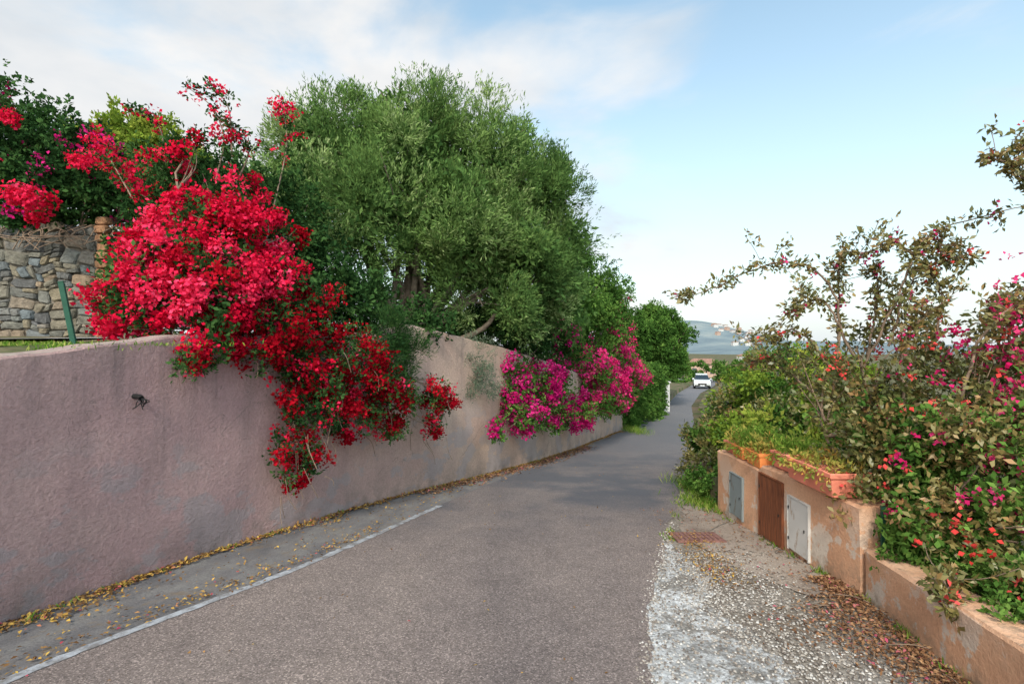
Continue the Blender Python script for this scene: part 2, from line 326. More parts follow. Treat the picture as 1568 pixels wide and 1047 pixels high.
# ivy + magenta over stone wall on left
p=Plant(); iv=[(-7.9,8.6,4.6,.95),(-6.75,8.1,3.95,.6),(-9.0,9,5.1,1.0),(-6.2,8.2,4.1,.5),(-8.3,8.3,4.05,.6),(-7.4,8.1,3.8,.4),(-5.65,8.2,3.0,.45),(-7.0,8.8,4.7,.5),(-10.2,9.5,5.6,1.1),(-5.7,8.3,2.3,.4),(-9.2,8.4,4.0,.6)]
P,O,K=tufts(iv,38,30,.4); sprigs(p,P,O,K,9,.16,.08,.048,.0,.6,0)
P,O,K=tufts(iv,11,8,.3,(.85,1.1)); bracts(p,P,O,K,9,.09,.055,1)
P,O,K=tufts([(-6.73,7.2,3.62,.26),(-5.4,7.3,4.0,.24),(-7.0,7.5,3.6,.15),(-6.3,7.6,4.3,.18),(-8.2,7.8,4.4,.2),(-7.6,7.7,4.9,.16)],90,11,.4); bracts(p,P,O,K,9,.08,.055,2)
limbs(p,(-7,8.5,1.8),iv,.04,3)
for _ in range(26):
    x=rng.uniform(-8.2,-6.1); c=catmull([(x,8.0,3.5),(x+rng.normal()*.2,7.82,3.3),(x+rng.normal()*.4,7.82,rng.uniform(3.05,3.3))],7); p.tube(c,.008,3,4)
p.build('ivy_bougainvillea_hedge',[DARKG,MAG,RED,TWIG])
p=Plant(); yl=[(-10.6,14,7.0,1.0),(-9.7,14,6.9,.9),(-11.4,14.3,6.7,.9),(-8.9,14,6.3,.8),(-10.2,14,6.0,1.3)]
P,O,K=tufts(yl,20,42,.4); sprigs(p,P,O,K,9,.2,.12,.065,.3,.6,0); limbs(p,(-10,14,1.9),yl,.12,1)
p.build('carob_tree',[LIME,BARK])

# mid trees behind wall
p=Plant(); t=[(2.6,18,4.0,.85),(2.2,17.5,3.0,1.0),(3.3,19,3.5,.9),(3.9,20,2.9,.85),(2.9,18,2.2,1.0),(1.2,14.5,2.4,.7),(4.4,22,2.4,.8),(1.7,16,3.0,.9),(3.8,21,1.7,.9)]
P,O,K=tufts(t,20,42,.42); sprigs(p,P,O,K,9,.22,.10,.05,.4,.6,0)
P,O,K=tufts(t[3:5]+t[6:7]+t[8:],9,9,.4,(.9,1.1)); bracts(p,P,O,K,9,.11,.075,2)
limbs(p,(2.4,18,.3),t,.09,1); p.build('broadleaf_tree',[GREEN,BARK,PINK])
# magenta cascades
p=Plant(); mg=[(1.4,13.3,1.7,.65),(.02,10.8,.85,.5),(.95,12.5,.45,.6),(-.25,9.75,.08,.2),(.25,10.75,.2,.42),(1.65,13.5,-.1,.48),(.55,11.6,.7,.55),(.9,11.9,.0,.3),(-.1,10.5,.5,.3)]
mg2=[(4.3,20,.55,.85),(3.25,17.8,.35,.7),(2.3,15.3,.75,.7),(5.0,21.4,.35,.65),(3.7,18.9,.9,.7),(2.9,16.9,.1,.55),(4.2,19.3,-.2,.5),(2.4,15.2,-.1,.5),(5.4,22.2,.2,.6),(3.4,17.6,-.35,.4)]
P,O,K=tufts(mg,60,16,.32,(.5,1.08),0); sel=rng.random(len(P))<np.where(P[:,2]>1.2,.3,.92); bracts(p,P[sel],O[sel],K[sel],9,.085,.062,0)
P,O,K=tufts(mg2,42,16,.34,(.5,1.08),0); h_=rng.random(len(P))<.6; bracts(p,P[h_],O[h_],K[h_],9,.10,.08,2); bracts(p,P[~h_],O[~h_],K[~h_],8,.10,.08,0)
P,O,K=tufts(mg+mg2,56,17,.4,(.3,.95)); sprigs(p,P,O,K,8,.16,.07,.04,0,.6,1)
limbs(p,(1.0,13.6,1.3),mg[:6],.03,3); limbs(p,(3.0,18.5,.2),mg2,.03,3)
p.build('magenta_bougainvillea',[MAG,GREEN,PINK,TWIG])
p=Plant(); gl=[(-.72,9.75,1.35,.38),(-.55,9.8,.95,.33),(-.85,9.6,.9,.2)]
P,O,K=tufts(gl,110,22,.4); sprigs(p,P,O,K,9,.18,.05,.013,.2,.5,0); limbs(p,(-.8,10.1,1.5),gl,.02,1); p.build('grey_rosemary_bush',[GREYG,BARK])
# hedge
p=Plant(); hd=[]
for yv in np.linspace(21.8,30,9):
    x=float(wl(yv))+.1; 
    for zz in (.25,.9,1.6,2.2): hd.append((x-.3,yv,float(g(yv))+zz*(1.12-.01*(yv-21)),.75,.8,.6))
P,O,K=tufts(hd,20,34,.4,(.6,1.0)); sprigs(p,P,O,K,7,.12,.10,.06,.1,.6,0); limbs(p,(5.5,25,-2),hd,.04,1,.1,8,4)
p.build('clipped_hedge',[GREEN,BARK])
p=Plant(); ft=[(9.4,35,2.9,1.5),(11.2,36,2.2,1.4),(8.3,34,2.0,1.4),(12.0,38,2.0,1.0),(12.0,40,.6,1.2),(10.2,35,1.0,1.4),(10.4,36,3.3,1.0),(7.4,33,2.6,1.2),(11.3,36,.5,1.0),(13.2,44,.2,1.2)]
P,O,K=tufts(ft,11,50,.42); sprigs(p,P,O,K,9,.3,.17,.08,.4,.6,0); limbs(p,(10,35.5,-2),ft,.15,1); p.build('oak_tree',[GREEN,BARK])

# right hand roadside greenery
p=Plant(); rg=[(3.9,9.8,-.05,.45),(4.6,10,.35,.55),(4.8,9,.6,.6),(6.7,14,.1,.7),(8.5,18,-.4,.8),(8.6,16,.6,.9),(3.5,9,-.3,.36),(4.1,7.6,.35,.42),(3.9,8.5,.05,.42),(11.3,25,-.8,.8),(14.6,30,-.1,1.5),(5.8,12,.1,.65),(3.6,7.7,-.05,.35),(4.95,7.4,.6,.55),(9.8,20,.1,1.0),(6.0,10.5,.7,.75),(16.2,34,-1.2,1.0),(21.2,44,-1.2,1.7),(24.6,50,-1.4,1.8)]
P,O,K=tufts(rg,36,30,.4); sprigs(p,P,O,K,8,.18,.08,.043,.5,.55,0)
P,O,K=tufts(rg[1:3]+rg[7:9]+rg[12:16],18,28,.4,(.8,1.1)); sprigs(p,P,O,K,10,.22,.08,.045,.3,.5,2)
limbs(p,(4.2,9.5,-1),rg[:3]+rg[6:9],.03,1)
p.build('roadside_shrubs',[GREEN,BARK,LIME])
p=Plant(); br=[(3.45,9.3,-.05,.32),(4.1,9.6,.5,.36),(3.3,8.7,-.25,.28),(4.2,8.2,.5,.35),(3.1,8.6,-.5,.22)]
P,O,K=tufts(br,80,14,.4); sprigs(p,P,O,K,7,.17,.07,.03,.5,.55,0);limbs(p,(3.5,9.2,-.8),br,.02,1); p.build('bronze_shrub',[BRONZE,TWIG])

# big bougainvillea on the right
p=Plant()
rb=[(3.04,5,1.3,.32),(3.1,4.7,.95,.40),(3.4,4.7,1.35,.40),(3.6,4.3,1.2,.44),(4.0,4.1,1.25,.5),(3.25,4.1,.75,.42),(3.4,3.75,.75,.42),(3.05,4.1,.5,.27),(3.15,3.65,.36,.33),(3.25,3.3,.34,.3),(3.12,3.0,.15,.22),
(3.9,5,1.7,.28),(4.1,4.1,1.6,.24),(3.5,5.2,1.6,.22),(3.9,3.6,.9,.5),(3.5,4.6,.5,.5),(3.9,4.2,.5,.6),(4.6,4.4,1.3,.5),(2.93,4.12,.38,.17),(2.98,3.85,.2,.15)]
P,O,K=tufts(rb,58,22,.42,(.3,1.05)); sprigs(p,P,O,K,7,.18,.055,.028,.1,.65,0)
P,O,K=tufts(rb[5:11]+rb[14:17]+rb[18:],62,21,.42,(.3,1.0)); sprigs(p,P,O,K,7,.14,.055,.03,-.1,.65,2)
P,O,K=tufts([rb[i] for i in (3,4,6,9,12,14,17,11)],26,4,.35,(.8,1.12)); bracts(p,P,O,K,7,.05,.038,1)
P,O,K=tufts([(3.66,4.05,1.80,.2),(4.0,4.0,1.62,.25),(3.5,4.0,1.5,.16),(3.75,3.7,1.15,.16),(3.45,3.55,.75,.09),(3.8,3.7,1.45,.2),(2.95,3.95,.32,.05),(3.15,3.2,-.02,.06),(3.95,3.8,1.1,.22),(4.0,4.0,1.95,.22),(3.7,4.0,1.0,.2)],130,4,.5,(.5,1.7)); bracts(p,P,O,K,7,.04,.038,1)
P,O,K=tufts(rb[:18],15,4,.4,(.8,1.12)); bracts(p,P,O,K,5,.045,.036,4)
arch=[[(3.1,5,.9),(3.2,5,1.9),(2.95,5,2.35),(2.5,5,2.4),(2.0,5,2.17),(1.6,5,2.08)],[(3.3,4.8,1.4),(3.42,4.6,1.94),(3.54,4.5,2.4),(3.77,4.5,2.63),(4.6,4.4,2.85)],
[(3.9,4.1,1.4),(3.95,4,1.8),(4.3,4,2.0)],[(4.6,4.2,2.0),(4.3,4,2.6),(4.0,4,2.9),(3.88,4,3.03),(3.73,4,3.1)],[(4.5,4.1,2.5),(4.1,4,2.95),(3.98,4,3.25)],[(3.2,5,1.6),(3.22,5.05,2.2),(3.23,5,2.6)],
[(3.1,5,1.4),(2.8,5,1.75),(2.5,5,1.68),(2.3,4.95,1.62)],[(3.4,4.9,1.5),(3.5,4.9,2.1),(3.42,4.8,2.4)],[(3.6,4.9,1.6),(3.75,4.8,2.2),(4.1,4.7,2.45)],[(3.8,4.6,1.6),(3.85,4.6,2.1),(3.7,4.6,2.4)],
[(3.2,4.8,1.5),(2.95,4.8,2.0),(2.75,4.8,2.0),(2.6,4.8,1.9)],[(4.0,4.4,1.5),(4.2,4.4,2.0),(4.5,4.3,2.15)],[(3.0,5,1.1),(2.7,5.2,1.4),(2.45,5.3,1.45)],[(3.5,4.0,1.2),(3.6,3.9,1.7),(3.85,3.8,1.95),(4.1,3.7,1.9)],[(3.3,4.3,1.0),(3.2,4.2,1.6),(3.35,4.1,1.9)],
[(3.54,4.5,2.4),(3.4,4.6,2.55),(3.25,4.7,2.45),(3.1,4.8,2.5)],[(3.77,4.5,2.63),(3.8,4.5,2.4),(4.0,4.4,2.35)],[(2.9,3.3,.1),(2.62,3.1,.2),(2.5,2.95,.08)]]
for q in arch:
    c=catmull(q,30)+rng.normal(size=(30,3))*.008; p.tube(c,np.linspace(.013,.004,30),3,5)
    k=int(26+42*np.linalg.norm(np.array(q[-1])-np.array(q[0])))
    sel=c[rng.integers(4,30,k)]; o=unit(k); sprigs(p,sel,o,rng.random(k)*.7+.3,4,.10,.058,.026,-.1,.6,0)
    k=6; sel=c[rng.integers(8,30,k)]+rng.normal(size=(k,3))*.03; bracts(p,sel,unit(k),rng.random(k),5,.035,.036,4 if rng.random()<.5 else 1)
    for _ in range(6):
        i=rng.integers(8,28); e=c[i]+unit(1)[0]*rng.uniform(.12,.32)+np.array([0,0,.06]); cc=catmull([c[i],(c[i]+e)/2+unit(1)[0]*.03,e],8); p.tube(cc,.003,3,4)
        sel=cc[rng.integers(2,8,8)]; sprigs(p,sel,unit(8),rng.random(8)*.7+.3,3,.08,.055,.025,.1,.6,0)
limbs(p,(3.25,4.5,.05),rb,.028,3,.12,12,1,4)
p.build('pink_bougainvillea_bush',[BRONZE,PINK,GREEN,TWIG,ORB])

# distant tree mass
p=Plant(); dt=[]
for d in (85,110,150,210,300):
    for k in range(9): 
        s=rng.uniform(.41,.62); r=rng.uniform(.022,.032)*d**.75*1.5
        dt.append((s*d,d*rng.uniform(.98,1.05),float(g(d))+r*.6,r))
for k in range(8): dt.append((rng.uniform(5,26),rng.uniform(75,95),-3+rng.uniform(0,2),2.6))
for k in range(8): dt.append((27+k*1.5+rng.normal()*.5,84+rng.uniform(-2,2),-3.3+rng.uniform(0,.9),1.5))
P,O,K=tufts(dt,3.2,60,.42); d_=P[:,1].copy()
n=len(P); p.leaves(P,O+unit(n)*.5,unit(n),.012*d_**.8,.007*d_**.8,0,np.clip(K*.6+rng.random(n)*.4,0,1))
p.build('distant_trees',[GREEN])

# ------------------------------------------------ stucco wall left
m=M('stucco_pink'); h=m.attr('h')
n=m.noise(.8,6,.6); f=m.noise(34,6,.72); f2=m.noise(110,3,.6); mid=m.noise(3.2,6,.65)
wv=m.n.new('ShaderNodeSeparateXYZ'); m.l.new(m.co,wv.inputs[0])
c=m.ramp(n,[(.3,(.44,.272,.27)),(.5,(.49,.315,.30)),(.72,(.54,.37,.335))])
c2=m.ramp(n,[(.3,(.50,.34,.27)),(.7,(.62,.46,.36))]); c=m.mix(m.ramp(m.math('DIVIDE',wv.outputs[1],12),[(.45,0.),(.8,1.)]),c,c2)
c=m.mix(.55,c,m.ramp(f,[(.3,.58),(.7,1.22)]),'MULTIPLY')
pf=m.math('MULTIPLY',m.ramp(m.noise(1.3,5,.6,m.map((1,1,1.6))),[(.53,0.),(.56,.6)]),m.ramp(h,[(.0,1.),(.35,.8),(.6,.0)]))
c=m.mix(pf,c,(.36,.325,.33))
st=m.noise(5,5,.6,m.map((1,1,.12))); c=m.mix(m.math('MULTIPLY',m.ramp(st,[(.48,0.),(.72,.6)]),m.ramp(h,[(.3,.3),(.85,1.)])),c,(.18,.14,.135))
c=m.mix(m.math('MULTIPLY',m.ramp(m.noise(11,5,.7),[(.4,.2),(.6,1.)]),m.ramp(h,[(.955,0.),(1.,.8)])),c,(.42,.38,.33))
c=m.mix(m.math('MULTIPLY',m.ramp(mid,[(.42,0.),(.65,.7)]),m.ramp(h,[(0,1.),(.2,.0)])),c,(.16,.135,.125))
c=m.mix(m.ramp(m.noise(6,7,.75,None,.4),[(.63,0.),(.68,.5)]),c,(.26,.20,.19))
wn=m.noise(3,3); cb=m.n.new('ShaderNodeCombineXYZ'); [m.l.new(wn,cb.inputs[i]) for i in range(3)]
va=m.n.new('ShaderNodeVectorMath'); va.operation='ADD'; m.l.new(m.co,va.inputs[0]); m.l.new(cb.outputs[0],va.inputs[1])
e=m.vor(.9,'DISTANCE_TO_EDGE','Distance',va.outputs[0]); cr=m.math('MULTIPLY',m.ramp(e,[(0,1.),(.007,0.)]),m.ramp(m.noise(.7,3),[(.52,0.),(.6,.7)]))
c=m.mix(cr,c,(.17,.14,.13))
nb=m.bump(mid,.3,.03); nb=m.bump(f,1.,.032,nb); m.bump(f2,.6,.008,nb); STUC=m.fin(c,.92,.15)
def wall(name,fx,ft,thick,mat,y0,y1,step,side=-1,amp=.008,nv=12):
    Y=np.arange(y0,y1+1e-6,step); V=[];A=[]
    for i,y in enumerate(Y):
        d=(float(fx(y+.05))-float(fx(y-.05)))/.1; nn=np.array([1,-d]); nn/=np.linalg.norm(nn)
        if side>0: nn=-nn
        gz=float(g(y))-.25; tz=float(ft(y))+.006*math.sin(y*3.1)+.005*math.sin(y*11)+rng.normal()*.003
        x0=float(fx(y))
        for k in range(nv):
            t=k/(nv-1); z=gz+(tz-.02-gz)*t; o=amp*(math.sin(y*1.7+z*2.3)+.6*math.sin(y*4.1-z*5.3)+.4*math.sin(y*9+z*7))
            V.append((x0+nn[0]*o,y+nn[1]*o,z)); A.append((z-gz-.25)/(tz-gz))
        for inn,dz in ((.02,0.),(thick-.02,.004),(thick,-.02),(thick,-1.5)):
            V.append((x0-nn[0]*inn,y-nn[1]*inn,tz+dz)); A.append(1)
    ncx=nv+4; F=gridfaces(len(Y),ncx)
    F.append(tuple(range(ncx))); F.append(tuple(range((len(Y)-1)*ncx,len(Y)*ncx)))
    o=add_mesh(name,V,F,mat,False); a=o.data.attributes.new('h','FLOAT','POINT'); a.data.foreach_set('value',np.array(A,np.float32)); return o
wall('stucco_wall',wl,wtop,.27,STUC,-8,21.6,.1)
m=M('stucco_orange'); n=m.noise(1.5,6,.65); f=m.noise(40,5,.7); h=m.attr('h')
c=m.ramp(n,[(.3,(.56,.30,.18)),(.55,(.70,.41,.26)),(.75,(.76,.50,.35))]); c=m.mix(.4,c,m.ramp(f,[(.3,.65),(.7,1.2)]),'MULTIPLY')
c=m.mix(m.math('MULTIPLY',m.ramp(m.noise(1.9,6,.68),[(.51,0.),(.54,.85)]),m.ramp(h,[(.25,1.),(.8,.0)])),c,(.66,.61,.54))
c=m.mix(m.math('MULTIPLY',m.ramp(m.noise(6,6,.65),[(.45,0.),(.6,.7)]),m.ramp(h,[(0.05,1.),(.3,.0)])),c,(.24,.17,.12))
c=m.mix(m.math('MULTIPLY',m.ramp(m.noise(9,6,.7),[(.47,0.),(.6,.7)]),m.ramp(h,[(.93,0.),(1.,1.)])),c,(.26,.19,.14))
nb=m.bump(f,.8,.015); m.bump(m.noise(6,4),.4,.025,nb); ORG=m.fin(c,.9,.15)
wall('garden_wall',lambda y:2.75+max(-1.6,(y-4)*.2),lambda y:np.interp(y,[-6,2.75,4.05],[.5,.13,.02]),.26,ORG,-6,4.05,.1,1,.006,8)
wall('utility_wall',lambda y:2.75,lambda y:np.interp(y,[4.06,5.69,5.72,7],[.33,.30,.23,.21]),.55,ORG,4.06,6.9,.08,1,.003,10)

# ------------------------------------------------ boxes etc
def box(name,c,s,mat,bev=.006,parent=None,rot=0):
    bm=bmesh.new(); bmesh.ops.create_cube(bm,size=1); bmesh.ops.scale(bm,vec=s,verts=bm.verts)
    if bev: bmesh.ops.bevel(bm,geom=bm.edges[:],offset=bev,segments=2,affect='EDGES')
    me=bpy.data.meshes.new(name); bm.to_mesh(me); bm.free(); me.materials.append(mat)
    o=bpy.data.objects.new(name,me); o.location=c; o.rotation_euler=(0,0,rot); C.objects.link(o)
    if parent: o.parent=parent
    return o
def empty(name,loc=(0,0,0),rot=0):
    e=bpy.data.objects.new(name,None); e.location=loc; e.rotation_euler=(0,0,rot); C.objects.link(e); return e
WOOD=M('door_wood'); n=WOOD.noise(6,6,.6,WOOD.map((1,8,1))); WOOD.bump(n,.4,.01); WOOD=WOOD.fin(WOOD.ramp(n,[(.3,(.10,.035,.018)),(.7,(.26,.09,.04))]),.6,.3)
def paint(name,col,rust):
    m=M(name); n=m.noise(4,5); c=m.ramp(n,[(.3,tuple(x*.85 for x in col)),(.7,col)])
    c=m.mix(m.ramp(m.noise(13,7,.7,m.map((1,1,.5))),[(.56,0.),(.66,.8)]),c,rust); m.bump(m.noise(30,4),.3,.006); return m.fin(c,.6,.3)
GREYP=paint('grey_door_paint',(.22,.26,.27),(.12,.08,.05)); WHP=paint('white_door_paint',(.60,.59,.57),(.34,.24,.17)); METAL=simple('dark_metal',(.06,.06,.06),.5,.2,20,.7)
def hatch(name,y0,y1,z0,z1,mat,planks=1):
    e=empty(name,(2.75,(y0+y1)/2,(z0+z1)/2)); w=y1-y0;hh=z1-z0
    for k in range(planks): box('plank_%d'%(k+1),(-.010,-w/2+w*(k+.5)/planks,0),(.026,w/planks-.004,hh),mat,.003,e)
    for s in (-1,1): box('frame_side',(-.012,s*(w/2+.010),0),(.032,.014,hh+.03),mat,.003,e)
    box('frame_top',(-.012,0,hh/2+.010),(.032,w,.014),mat,.003,e)
    for s in (-.3,.3): box('hinge',(-.028,w/2-.012,s*hh),(.008,.012,.03),METAL,.002,e)
    box('handle',(-.028,-w/2+.05,0),(.01,.008,.03),METAL,.002,e); return e
hatch('grey_utility_hatch',6.1,6.42,-.47,.02,GREYP); hatch('brown_wooden_door',5.2,5.66,-.46,.2,WOOD,4); hatch('white_utility_hatch',4.74,5.07,-.38,.12,WHP)
TERR=simple('terracotta',(.74,.24,.16),.75,.2,5); TORG=simple('orange_terracotta',(.78,.27,.08),.75,.2,6)
def planter(name,x,y,z,lx,ly,h,mat,leaf,ph=.12,dens=200):
    lv=[(0,.80),(.0,.86),(h*.78,.97),(h*.78,1.06),(h,1.08),(h,.96),(h*.85,.93)]
    V=[];F=[]
    for zz,s in lv:
        for sx_,sy_ in ((-1,-1),(1,-1),(1,1),(-1,1)):
            V.append((sx_*lx/2*s,sy_*(ly/2-lx/2*(1-s)),zz))
    for i in range(len(lv)-1):
        for j in range(4): F.append((i*4+j,i*4+(j+1)%4,(i+1)*4+(j+1)%4,(i+1)*4+j))
    F.append((3,2,1,0)); b=(len(lv)-1)*4; F.append((b,b+1,b+2,b+3))
    e=empty(name,(x,y,z),rng.normal()*.03); o=add_mesh('pot',V,F,mat,False,e); md=o.modifiers.new('b','BEVEL'); md.width=.012; md.segments=2; md.limit_method='ANGLE'
    q=Plant(); k=int(ly*dens); B=np.stack([rng.uniform(-lx*.45,lx*.45,k),rng.uniform(-ly*.47,ly*.47,k),np.full(k,h*.85)],1)
    sprigs(q,B,np.tile([0,0,1.],(k,1)),rng.random(k),7,ph,.055,.018,.6,.5,0)
    k=int(ly*40); B=np.stack([np.full(k,-lx*.5),rng.uniform(-ly*.47,ly*.47,k),np.full(k,h*1.0)],1); sprigs(q,B,np.tile([-.8,0,-.2],(k,1)),rng.random(k),6,.1,.045,.016,-.8,.5,0)
    oo=q.build('plants',[leaf]); oo.parent=e
SUCC=leafmat('succulent_leaf',[(0,(.12,.17,.03)),(.4,(.25,.30,.06)),(.75,(.5,.38,.10)),(1,(.62,.22,.05))],.2)
GRP=leafmat('potted_leaf',[(0,(.07,.15,.02)),(.6,(.20,.33,.05)),(1,(.50,.42,.12))],.25)
planter('terracotta_planter',2.83,4.62,.335,.36,.74,.21,TERR,SUCC,.09,120)
planter('terracotta_planter',2.92,5.33,.315,.24,.42,.17,TERR,GRP,.16,170)
planter('terracotta_planter',2.86,5.87,.235,.22,.36,.17,TORG,SUCC,.16,170)
planter('terracotta_planter',2.87,6.30,.235,.22,.30,.15,TORG,GRP,.2,200)
planter('terracotta_planter',2.92,6.66,.225,.22,.26,.14,TERR,SUCC,.18,200)
q=Plant();k=300;B=np.stack([rng.uniform(3.05,3.28,k),rng.uniform(4.9,6.85,k),np.full(k,.26)],1);sprigs(q,B,np.tile([0,0,1.],(k,1)),rng.random(k),6,.3,.06,.02,.6,.5,0);q.build('succulent_plants',[GRP])

# stone wall left : irregular recursive stonework
mat=M('field_stone'); v=mat.attr(); n=mat.noise(9,7,.7)
c=mat.ramp(v,[(0,(.10,.10,.105)),(.3,(.15,.145,.125)),(.55,(.23,.19,.13)),(.75,(.13,.155,.17)),(.88,(.25,.19,.135)),(1,(.38,.19,.10))]); c=mat.mix(.85,c,mat.ramp(n,[(.3,.4),(.7,1.55)]),'MULTIPLY')
mat.bump(n,1.,.06); STONE=mat.fin(c,.9,.2)
MORT=simple('mortar',(.17,.145,.12),.95,.3,12)
rects=[]
def split(x0,z0,x1,z1):
    w=x1-x0;h_=z1-z0
    if (w<.46 and h_<.24 and rng.random()<.5) or (w<.2 and h_<.14) or (w<.12): rects.append((x0,z0,x1,z1)); return
    if w>h_*rng.uniform(1.0,2.8): s=x0+w*rng.uniform(.3,.7); split(x0,z0,s,z1); split(s,z0,x1,z1)
    else: s=z0+h_*rng.uniform(.33,.67); split(x0,z0,x1,s); split(x0,s,x1,z1)
split(-11.5,1.6,-8.6,3.5); split(-8.6,1.6,-6.5,3.5)
z=1.6
while z<3.5:
    rects.append((-6.5,z,-6.5+rng.uniform(.12,.26),z+.13)); z+=.135
def warp(x,z): return (x+.035*math.sin(z*7+x*3)+.02*math.sin(z*17), z+.035*math.sin(x*6+z*2)+.02*math.sin(x*15+1))
def clipq(hw,hh):
    pts=[]
    for sx_,sz_ in ((1,-1),(1,1),(-1,1),(-1,-1)):
        jx,jz=rng.uniform(.80,1.06),rng.uniform(.80,1.06); a=rng.uniform(.1,.4)
        p0=(sx_*hw*jx,sz_*hh*jz*(1-a)); p1=(sx_*hw*jx*(1-a),sz_*hh*jz)
        pts+= [p0,p1] if (sx_*sz_)>0 else [p1,p0]
    return pts
V=[];F=[];A=[]
for (x0,z0,x1,z1) in rects:
    cx,cz=(x0+x1)/2,(z0+z1)/2; val=rng.random()*.9 if x0<-6.51 else .98
    pts=clipq((x1-x0)/2+.003,(z1-z0)/2+.003); k=8; dep=rng.uniform(0,.05); b=len(V)
    for s,yy in ((1.0,8.03),(.96,7.995-dep*.6),(.80,7.975-dep)):
        for j in range(k):
            wx,wz=(cx+pts[j][0]*s,cz+pts[j][1]*s)
            if x0<-6.51: wx,wz=warp(wx,wz); wx=min(wx,-6.5)
            V.append((wx,yy+rng.normal()*.006,wz))
    wx,wz=warp(cx,cz) if x0<-6.51 else (cx,cz)
    V.append((wx+rng.normal()*.02,7.968-dep,wz+rng.normal()*.01))
    for l_ in range(2):
        for j in range(k): F.append((b+l_*k+j,b+l_*k+(j+1)%k,b+(l_+1)*k+(j+1)%k,b+(l_+1)*k+j)); A.append(val)
    for j in range(k): F.append((b+2*k+j,b+2*k+(j+1)%k,b+3*k)); A.append(val)
e=empty('stone_wall'); o=add_mesh('stones',V,F,STONE,False,e); at=o.data.attributes.new('var','FLOAT','FACE'); at.data.foreach_set('value',np.array(A,np.float32))
box('mortar_core',(-8.95,8.195,2.5),(5.1,.36,1.95),MORT,.01,e)
CONC=pebbly('path_concrete',[(.24,.23,.22),(.32,.31,.30),(.4,.39,.37)],False,60)
V=[];Yp=[4.6,5.5,6.5,7.9]
for y in Yp:
    for x in (-12,-9,-6.6,-4.8): V.append((x,y,1.665+.022*(y-4.6)))
add_mesh('garden_path',V,gridfaces(4,4),CONC)
GP=simple('green_post_paint',(.015,.07,.045),.5,.2,10)
e=empty('green_fence_post',(-3.66,4.3,1.5),0); e.rotation_euler=(0,math.radians(-12),0); box('flange',(0,0,.32),(.045,.006,.66),GP,.001,e); box('web',(0,.022,.32),(.006,.036,.66),GP,.001,e); box('cap',(0,.01,.655),(.05,.03,.008),GP,.001,e)
e=empty('metal_fence_post',(2.88,3.98,-.1)); box('flange',(0,0,.22),(.035,.006,.48),GP,.001,e); box('web',(0,.018,.22),(.006,.03,.48),GP,.001,e)
q=Plant(); xx=float(wl(4.4)); c=catmull([(xx-.1,4.4,1.17),(xx+.03,4.38,1.17),(xx+.07,4.36,1.155)],6); q.tube(c,.022,0,12)
for _ in range(9): q.tube(catmull([(xx+.06,4.37,1.16),(xx+.07+rng.normal()*.02,4.36+rng.normal()*.025,1.13),(xx+.04+rng.normal()*.02,4.37+rng.normal()*.03,1.08+rng.normal()*.02)],6),.004,0,4)
q.build('weep_pipe',[simple('black_rubber',(.015,.015,.015),.6)])
RUST=simple('rusty_iron',(.20,.10,.085),.8,.35,15); e=empty('drain_cover',(2.02,5.62,float(g(5.62))+.022)); e.rotation_euler=(math.atan(-.09),0,.0)
box('frame',(0,0,-.004),(.52,.36,.02),RUST,.003,e)
for k in range(9): box('bar_%d'%(k+1),(-.2+.05*k,0,.008),(.03,.3,.010),RUST,.002,e)

# ------------------------------------------------ litter, gravel, grass
LIT=leafmat('dry_leaf',[(0,(.12,.06,.03)),(.4,(.28,.155,.06)),(.7,(.46,.28,.07)),(.9,(.58,.38,.09)),(1,(.40,.05,.10))],.1)
LITB=leafmat('brown_leaf',[(0,(.10,.05,.03)),(.5,(.24,.125,.065)),(.9,(.40,.24,.13)),(1,(.45,.07,.15))],.1)
def litter(pl,x,y,size,mi,dz=.02):
    n=len(x); P=np.stack([x,y,g(y)+dz+rng.random(n)*.012],1); ax=unit(n); ax[:,2]*=.25; h=np.tile([0,0,1.],(n,1))+unit(n)*.45
    L=size*rng.uniform(.5,1.3,n); pl.leaves(P,ax,h,L,L*.5,mi,rng.random(n),.3)
q=Plant()
n=5200; y=3+ (rng.random(n)**1.3)*18; d=np.abs(rng.normal(size=n))*.12; cl=.5+.5*np.sin(y*2.2)+.4*np.sin(y*5.3); d*=np.clip(cl,.4,1.4); litter(q,wl(y)+.02+d,y,.042,0)
n=700; y=2+rng.random(n)*7; x=wl(y)+(line_x(y)-wl(y))*rng.random(n)**1.0; litter(q,x,y,.034,0)
n=500; y=2+rng.random(n)*4.; litter(q,line_x(y)-.12+rng.normal(size=n)*.07,y,.034,0)
n=120; y=2.5+rng.random(n)*9; litter(q,line_x(y)+rng.random(n)*(re_(y)-line_x(y)),y,.028,0,.018)
n=2200; y=8+rng.random(n)*7; litter(q,wl(y)+.15+np.abs(rng.normal(size=n))*.2,y,.05,1)
n=6500; y=1.2+rng.random(n)*3.2; w_=wr(y); litter(q,w_-.03-np.abs(rng.normal(size=n))*.30*np.clip(1.5-.2*y+.4*np.sin(y*4),.35,1.4),y,.032,1)
n=800; y=4+rng.random(n)*3; litter(q,wr(y)-rng.random(n)**1.8*1.0,y,.028,1,.024)
n=900; y=4.2+rng.random(n)*1.6; litter(q,1.85+rng.normal(size=n)*.12+.1*(y-5),y,.025,0,.024)
q.build('fallen_leaves',[LIT,LITB])
q=Plant()
